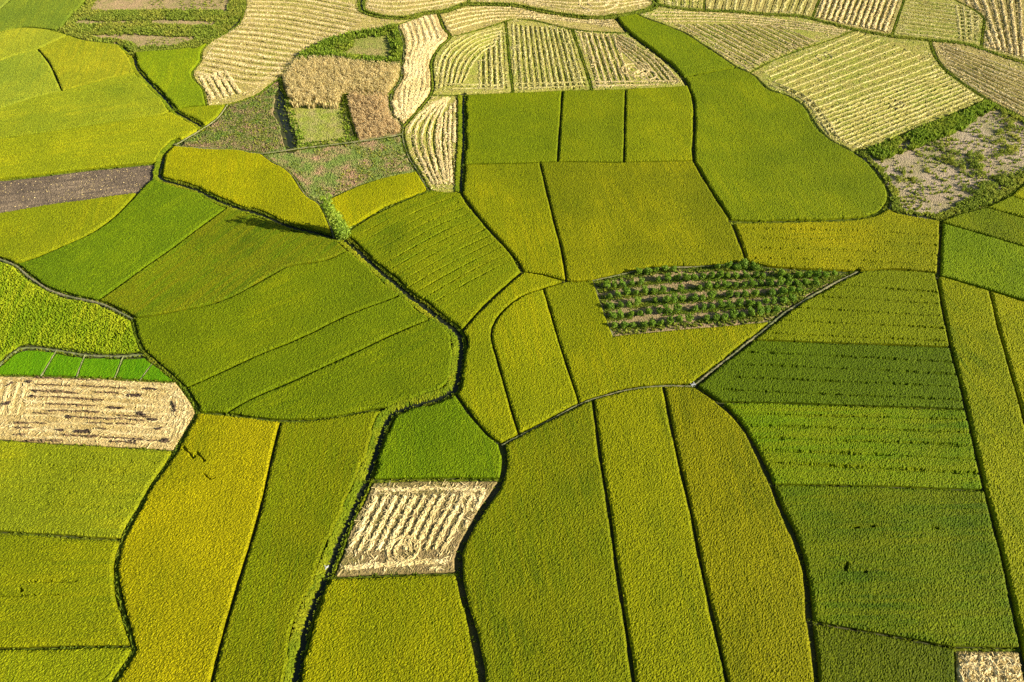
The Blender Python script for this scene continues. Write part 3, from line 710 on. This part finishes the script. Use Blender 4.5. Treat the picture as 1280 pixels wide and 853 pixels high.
# weedy sandy ground at the upper right
o, LW = ROUGH(1180, 220, 'waste_plot', 'sandy waste ground overgrown with weeds at the right edge', 'waste ground', M_sand, .12, .07)
if LW:
    P = scatter(LW, .4, .3); Q_ = scatter(LW, .7, .3); P = np.concatenate([P, Q_[patchy(Q_, .16, .3, 2.)]])
    V, F = tufts(P, .08, .55, .28, 6, .8); V[:, 0] -= o.location.x; V[:, 1] -= o.location.y
    w = put('weeds', mesh_from('weeds', V, [F], M_weed), parent=o); w['kind'] = 'stuff'
    band = gpts([(1084,186),(1140,163),(1200,139),(1236,123),(1245,132),(1205,160),(1150,182),(1100,200)])
    P = scatter(LW, 3.2, .1, None, band); P = P[patchy(P, .3, -.9, 1.)]; V, F = tufts(P, .05, 1.3, .4, 7, .55); V[:, 0] -= o.location.x; V[:, 1] -= o.location.y
    w = put('tall_weeds', mesh_from('tall_weeds', V, [F], M_lush), parent=o); w['kind'] = 'stuff'
    P = np.concatenate([scatter(LW, 5., .1, 1.5), scatter(LW, 3., .1, None, gpts([(1180,273),(1205,262),(1262,240),(1285,222),(1285,205),(1235,235),(1200,252)]))])
    V, F = tufts(P, .05, .8, .35, 6, .6); V[:, 0] -= o.location.x; V[:, 1] -= o.location.y
    w = put('edge_weeds', mesh_from('edge_weeds', V, [F], M_weed), parent=o); w['kind'] = 'stuff'
# ------------------------------------------------------------------ orchard
def leaf_cloud(n, shape, leaf, seed):
    """many small leaf faces through a lumpy volume; shape(t) -> centre, radii per clump"""
    r = np.random.default_rng(seed); V = []
    for (c, rad, w) in shape:
        m = int(n * w); d = r.normal(0, 1, (m, 3)); d /= np.linalg.norm(d, axis=1, keepdims=True)
        p = np.array(c) + d * np.array(rad) * (r.uniform(.45, 1.05, m) ** .6)[:, None]
        nn = d + r.normal(0, .55, (m, 3)); nn /= np.linalg.norm(nn, axis=1, keepdims=True)
        t = np.cross(nn, r.normal(0, 1, (m, 3))); t /= np.maximum(np.linalg.norm(t, axis=1, keepdims=True), 1e-6); b = np.cross(nn, t)
        l = leaf * r.uniform(.6, 1.3, m)[:, None]
        V.append(np.stack([p - t * l * .5, p + b * l * .28, p + t * l * .5, p - b * l * .28], 1))
    V = np.concatenate(V).reshape(-1, 3); return V, np.arange(len(V)).reshape(-1, 4)
def trunk_geo(limbs, sides=6):
    """tapered tubes: list of (points, radii)"""
    V, Q = [], []; off = 0
    for pts, rad in limbs:
        pts = np.asarray(pts, float); k = len(pts); a = np.arange(sides) * 6.283 / sides
        tg = np.gradient(pts, axis=0); tg /= np.linalg.norm(tg, axis=1, keepdims=True)
        for i in range(k):
            u = np.cross(tg[i], [0, 1, .3]); u /= np.linalg.norm(u); w = np.cross(tg[i], u)
            V.append(pts[i] + rad[i] * (np.cos(a)[:, None] * u + np.sin(a)[:, None] * w))
        i, j = np.meshgrid(np.arange(k - 1), np.arange(sides), indexing='ij'); i, j = i.ravel(), j.ravel()
        Q.append(np.stack([i * sides + j, i * sides + (j + 1) % sides, (i + 1) * sides + (j + 1) % sides, (i + 1) * sides + j], -1) + off); off += k * sides
    return np.concatenate(V), np.concatenate(Q)
o, LO = ROUGH(900, 370, 'orchard_plot', 'wedge of brown orchard ground with grass strips, ending in a point', 'orchard ground', M_redsoil, .14, .07)
protos = []
for s in range(5):
    r = np.random.default_rng(50 + s)
    sh = [((0, 0, 1.25), (.70, .70, .66), .45)] + [((r.uniform(-.62, .62), r.uniform(-.62, .62), r.uniform(.75, 1.9)), (.36, .36, .40), .11) for _ in range(5)]
    V, F = leaf_cloud(420, sh, .36, 90 + s); cm = mesh_from('crown', V, [F], M_leaf)
    V, F = trunk_geo([([(0, 0, -.05), (.02, 0, .5), (0, .03, 1.2)], [.075, .06, .035]), ([(.02, 0, .5), (.2, .1, .85), (.35, .12, 1.2)], [.045, .03, .015]), ([(.02, 0, .55), (-.2, -.08, .9), (-.32, -.1, 1.25)], [.045, .03, .015])])
    protos.append((cm, mesh_from('trunk', V, [F], M_bark)))
if LO:
    top = [(741,351),(800,339),(885,334),(933,333),(1075,343)]; bot = [(768,413),(836,409),(898,404),(960,398),(1000,378)]
    names = ['topmost', 'second', 'third', 'fourth', 'fifth', 'lowest']
    allrows = fam([(735,355),(800,343),(885,337),(960,337),(1085,342)], [(745,413),(836,406),(900,400),(960,393),(1085,374)], 6, .1)
    soilmask = []
    for k, p in enumerate(allrows):
        p = resample(p, 1.8); n_ = normals(p); placed = []
        for q in p + rng.normal(0, .15, p.shape):
            if inside(q[None], LO, .5)[0] and rng.uniform() > .05: placed.append(q)
        for i, q in enumerate(placed):
            sc = float(rng.uniform(.72, 1.02)); cm, tm = protos[rng.integers(0, 5)]
            t = bpy.data.objects.new('fruit_tree', None); COL.objects.link(t); t.location = (q[0], q[1], .1); t.scale = (sc, sc, sc * float(rng.uniform(.85, 1.1))); t.rotation_euler = (0, 0, float(rng.uniform(0, 6.28)))
            where = 'first at the left end of' if i == 0 else 'last at the right end of' if i == len(placed) - 1 else 'within'
            tag(t, f'small bushy green fruit tree {where} the {names[k]} orchard row', 'fruit tree', 'fruit trees in the orchard rows')
            put('crown', cm, parent=t); put('trunk', tm, parent=t)
        P = np.repeat(resample(p, .25), 9, 0); P = P + rng.normal(0, 1, P.shape) * [.4, .38]; P = P[inside(P, LO, .2) & patchy(P, .2, -.9, k)]
        V, F = tufts(P,   .05, .28, .18, 5, .9); V[:, 0] -= o.location.x; V[:, 1] -= o.location.y
        w = put('grass_strip', mesh_from('grass_strip', V, [F], M_lush), parent=o); w['kind'] = 'stuff'
    P = scatter(LO, 2.2, .1, 1.6); P = np.concatenate([P, scatter(LO, 3.0, .2, None, gpts([(975,338),(1075,340),(1000,377),(965,398),(930,400),(985,362)]))])
    V, F = tufts(P, .05, .5, .25, 6, .8); V[:, 0] -= o.location.x; V[:, 1] -= o.location.y
    w = put('edge_weeds', mesh_from('edge_weeds', V, [F], M_weed), parent=o); w['kind'] = 'stuff'
# bushes where the wide furrow meets the orchard
for (u, v, s, lb) in ((930,331,1.1,'broad dark bush at the upper right corner of the orchard fence line'), (921,335,.8,'small bush left of the broad dark bush by the orchard'), (944,336,.85,'small bush right of the broad dark bush by the orchard')):
    x, y = ground(u, v, .6); cm, tm = protos[int(s * 10) % 5]
    t = bpy.data.objects.new('bush', None); COL.objects.link(t); t.location = (x, y, 0); t.scale = (s * 1.2, s, s * .8); tag(t, lb, 'bush', 'bushes at the orchard corner')
    put('crown', cm, parent=t); put('trunk', tm, parent=t)

# ------------------------------------------------------------------ weed clumps on the sandy waste
wm = []
for s in range(4):
    r = np.random.default_rng(70 + s); sh = [((r.uniform(-.7, .7), r.uniform(-.6, .6), r.uniform(.2, .55)), (.45, .45, .4), .2) for _ in range(5)]
    V, F = leaf_cloud(170, sh, .3, 120 + s); wm.append(mesh_from('weed_clump', V, [F], M_weed))
if LW:
    spots = []
    for cu, cv, ru, rv, n in ((1205,205,28,14,26), (1262,195,18,22,10), (1240,168,24,16,10), (1150,180,30,10,6), (1225,240,22,9,10), (1135,225,14,8,4), (1265,150,12,12,6), (1255,228,16,8,9)):
        for _ in range(n): spots.append((cu + rng.normal(0, .55) * ru, cv + rng.normal(0, .55) * rv))
    for (u, v) in spots:
        q = np.array(ground(u, v, .1))
        if inside(q[None], LW, .3)[0]:
            o = put('weed_clump', wm[rng.integers(0, 4)], (q[0], q[1], .05)); s = float(rng.uniform(.7, 1.6)); o.scale = (s, s, s * float(rng.uniform(.8, 1.3))); o.rotation_euler = (0, 0, float(rng.uniform(0, 6.28)))
            tag(o, 'low green weed clump growing on the sandy waste ground', 'weed clump', 'weed clumps on the sandy ground')

# ------------------------------------------------------------------ the feathery tree by the main ditch
bx, by = ground(431, 296, 0.0)
t = bpy.data.objects.new('feathery_tree', None); COL.objects.link(t); t.location = (bx, by, 0)
tag(t, 'tall feathery lime green tree leaning over the main ditch crossing', 'tree')
r = np.random.default_rng(5); limbs = []; lv = []
for k in range(11):
    a = r.uniform(0, 6.283); Lh = r.uniform(6.0, 11.6) if k else 11.8
    s = np.linspace(0, 1, 9); out = r.uniform(.2, 1.3)
    pts = np.c_[np.cos(a) * (.25 + out * s ** 2) - 2.5 * s ** 1.3 * Lh / 11, np.sin(a) * (.25 + out * s ** 2) - .2 * s, Lh * s]
    limbs.append((pts, np.linspace(.10, .015, 9)))
    for f in np.linspace(.10, 1.0, int(Lh * 2.6)):
        c = np.array([np.interp(f, s, pts[:, i]) for i in range(3)]); w = 1.75 * (1 - .62 * f) * r.uniform(.5, 1.15)
        lv.append((c + r.normal(0, .3, 3), (w * .85, w * .85, w * .55), 1))
V, F = trunk_geo(limbs); put('trunk', mesh_from('trunk', V, [F], M_bark), parent=t)
V, F = leaf_cloud(26, lv, .50, 44); put('crown', mesh_from('crown', V, [F], M_bamboo), parent=t)

# ------------------------------------------------------------------ bunds, paths, ditches: the ground between the plots
psum, gpsum, wsum, bank, dbank = [], [], [], [], []
tuftP, tallP = [], []
for kind, hw, p in W:
    m = (np.abs(p[:, 0]) < 204) & (p[:, 1] > 7) & (p[:, 1] < 261)
    c = np.where(m)[0]
    if len(c) < 2: continue
    p = p[c[0]:c[-1] + 1]
    if kind == 'path': psum.append(ribbon(p, hw * .38, .34, .06, .4, 5, .22, .05, .08))
    if kind == 'pale': gpsum.append(ribbon(p, hw * .9, .22, .06, .4, 4, .3, .05, .05))
    if kind == 'gpath': gpsum.append(ribbon(p, hw * .34, .16, .06, .4, 5, .3, .05, .1))
    if kind == 'faint': bank.append(ribbon(p, hw * .8, .05, .18, .4, 4, .4, .02, .04))
    if kind in ('grass', 'weedy'): bank.append(ribbon(p, hw * .95, .05, .3, .4, 6, .4, .03, .1))
    if kind in ('ditch', 'drain', 'canal'):
        n = normals(p)
        sh = {'ditch': .25, 'drain': .1, 'canal': 0.}[kind] * hw
        # travel is away from the top, so the right-hand normal points left in the photo
        wsum.append(ribbon(p - n * sh, hw * (.42 if kind != 'drain' else .7), .05, .001, .6, 3, .02, .0))
        if kind == 'canal':
            bank.append(ribbon(p + n * hw * .66, hw * .34, .05, .45, .35, 5, .4, .02, .1)); bank.append(ribbon(p - n * hw * .66, hw * .34, .05, .45, .35, 5, .4, .02, .1))
        elif kind == 'ditch':
            dbank.append(ribbon(p + n * hw * .58, hw * .46, .05, .12, .16, 10, .5, .03, .05, .55)); dbank.append(ribbon(p - n * hw * .84, hw * .2, .05, .25, .2, 5, .3, .03, .05))
    dens = {'gap': 1.2, 'faint': 1.6, 'path': 6, 'gpath': 5, 'pale': 0, 'grass': 9, 'weedy': 16, 'ditch': 14, 'drain': 2, 'canal': 8}[kind]
    q = resample(p, .25); k = rng.poisson(dens * .25, len(q)); Q = np.repeat(q, k, 0); nn = np.repeat(normals(q), k, 0)
    s = rng.uniform(-1, 1, len(Q))
    if kind in ('path', 'gpath', 'ditch', 'canal'): s = np.sign(s) * rng.uniform(.5, 1, len(Q))
    Q = Q + nn * (s * hw)[:, None] + rng.uniform(-.1, .1, Q.shape)
    (tallP if kind in ('weedy', 'canal') else tuftP).append(Q)
def joined(parts):
    V, F, o = [], [], 0
    for v, f in parts: V.append(v); F.append(f + o); o += len(v)
    return np.concatenate(V), [np.concatenate(F)]
for nm, parts, mt, kd in (('footpath', psum, M_path, 'structure'), ('grassy_path', gpsum, M_gpath, 'structure'), ('ditch_water', wsum, M_water, 'structure'), ('grassy_bund_ground', bank, M_grass, 'structure'), ('ditch_bank_ground', dbank, M_bank, 'structure')):
    V, F = joined(parts); tag(put(nm, mesh_from(nm, V, F, mt)), kind=kd)
V, F = tufts(np.concatenate(tuftP), .05, .42, .16, 5, .7); tag(put('verge_grass', mesh_from('verge_grass', V, [F], M_grass)), kind='stuff')
V, F = tufts(np.concatenate(tallP), .05, .75, .28, 6, .7); tag(put('bank_weeds', mesh_from('bank_weeds', V, [F], M_weed)), kind='stuff')

# little concrete sluices where furrows meet
def sluice(u, v, rot, label, s=1.0):
    x, y = ground(u, v, .3); o = bpy.data.objects.new('sluice', None); COL.objects.link(o); o.location = (x, y, 0); o.rotation_euler = (0, 0, rot); o.scale = (s, s, s)
    tag(o, label, 'sluice')
    def box(nm, a, b):
        V = [(X, Y, Z) for Z in (a[2], b[2]) for X, Y in ((a[0], a[1]), (b[0], a[1]), (b[0], b[1]), (a[0], b[1]))]
        put(nm, mesh_from(nm, V, [[(3, 2, 1, 0), (4, 5, 6, 7), (0, 1, 5, 4), (1, 2, 6, 5), (2, 3, 7, 6), (3, 0, 4, 7)]], M_concrete), parent=o)
    box('side_wall', (-.5, -.6, 0), (-.32, .6, .55)); box('side_wall', (.32, -.6, 0), (.5, .6, .55)); box('gate', (-.316, -.05, .08), (.316, .05, .7)); box('top_slab', (-.55, -.3, .553), (.55, -.06, .66))
sluice(866, 481, .3, 'small pale concrete sluice where the curved path meets the wide furrow', .8)
sluice(407, 708, -.6, 'small pale concrete sluice on the main ditch beside the straw plot', .6)

# the plain itself
R_ = 4000
V = [(-R_, -R_, 0), (R_, -R_, 0), (R_, R_, 0), (-R_, R_, 0)]
tag(put('ground', mesh_from('ground', V, [[(0, 1, 2, 3)]], M_ground)), kind='structure')
for lab in np.unique(LAB):                    # report plots left empty inside the frame
    if lab and lab not in used:
        I, J = np.where(LAB == lab)
        if len(I) < 60: continue
        x, y = GX[I].mean(), GY[J].mean()
        Yc, Zc = y * cP - (.8 - CAM_H) * sP, 0
        d = y * cP + (CAM_H - .8) * sP; up = y * sP - (CAM_H - .8) * cP
        print('EMPTY', lab, len(I), round(640 + x / d * FPX), round(426.5 - up / d * FPX))

# ------------------------------------------------------------------ light, air, camera
SUN_EL, SUN_AZ = math.radians(24), math.radians(103)
sun_dir = (math.sin(SUN_AZ) * math.cos(SUN_EL), math.cos(SUN_AZ) * math.cos(SUN_EL), math.sin(SUN_EL))
ld = bpy.data.lights.new('sun', 'SUN'); ld.energy = 5.0; ld.angle = math.radians(.5); ld.color = (1, .93, .80)
lo = bpy.data.objects.new('sun', ld); COL.objects.link(lo)
from mathutils import Vector
lo.rotation_euler = (-Vector(sun_dir)).to_track_quat('-Z', 'Y').to_euler(); lo.location = (150, -20, 120)
wd = bpy.data.worlds.new('World'); S.world = wd; wd.use_nodes = True
N, Lk = wd.node_tree.nodes, wd.node_tree.links
sky = N.new('ShaderNodeTexSky'); sky.sky_type = 'NISHITA'; sky.sun_disc = False; sky.sun_elevation = SUN_EL; sky.sun_rotation = SUN_AZ
Lk.new(sky.outputs['Color'], N['Background'].inputs['Color']); N['Background'].inputs['Strength'].default_value = .07
cd = bpy.data.cameras.new('camera'); cd.sensor_width = 36; cd.lens = 36 * FPX / 1280; cd.clip_end = 20000; cd.clip_start = 1
co = bpy.data.objects.new('camera', cd); COL.objects.link(co); co.location = (0, 0, CAM_H); co.rotation_euler = (math.pi / 2 - PITCH, 0, 0)
S.camera = co
S.view_settings.view_transform = 'Standard'; S.view_settings.look = 'None'; S.view_settings.gamma = 1.0; S.view_settings.exposure = 0.98
S.view_settings.use_curve_mapping = False
S.cycles.max_bounces = 4; S.cycles.diffuse_bounces = 2; S.cycles.use_denoising = False
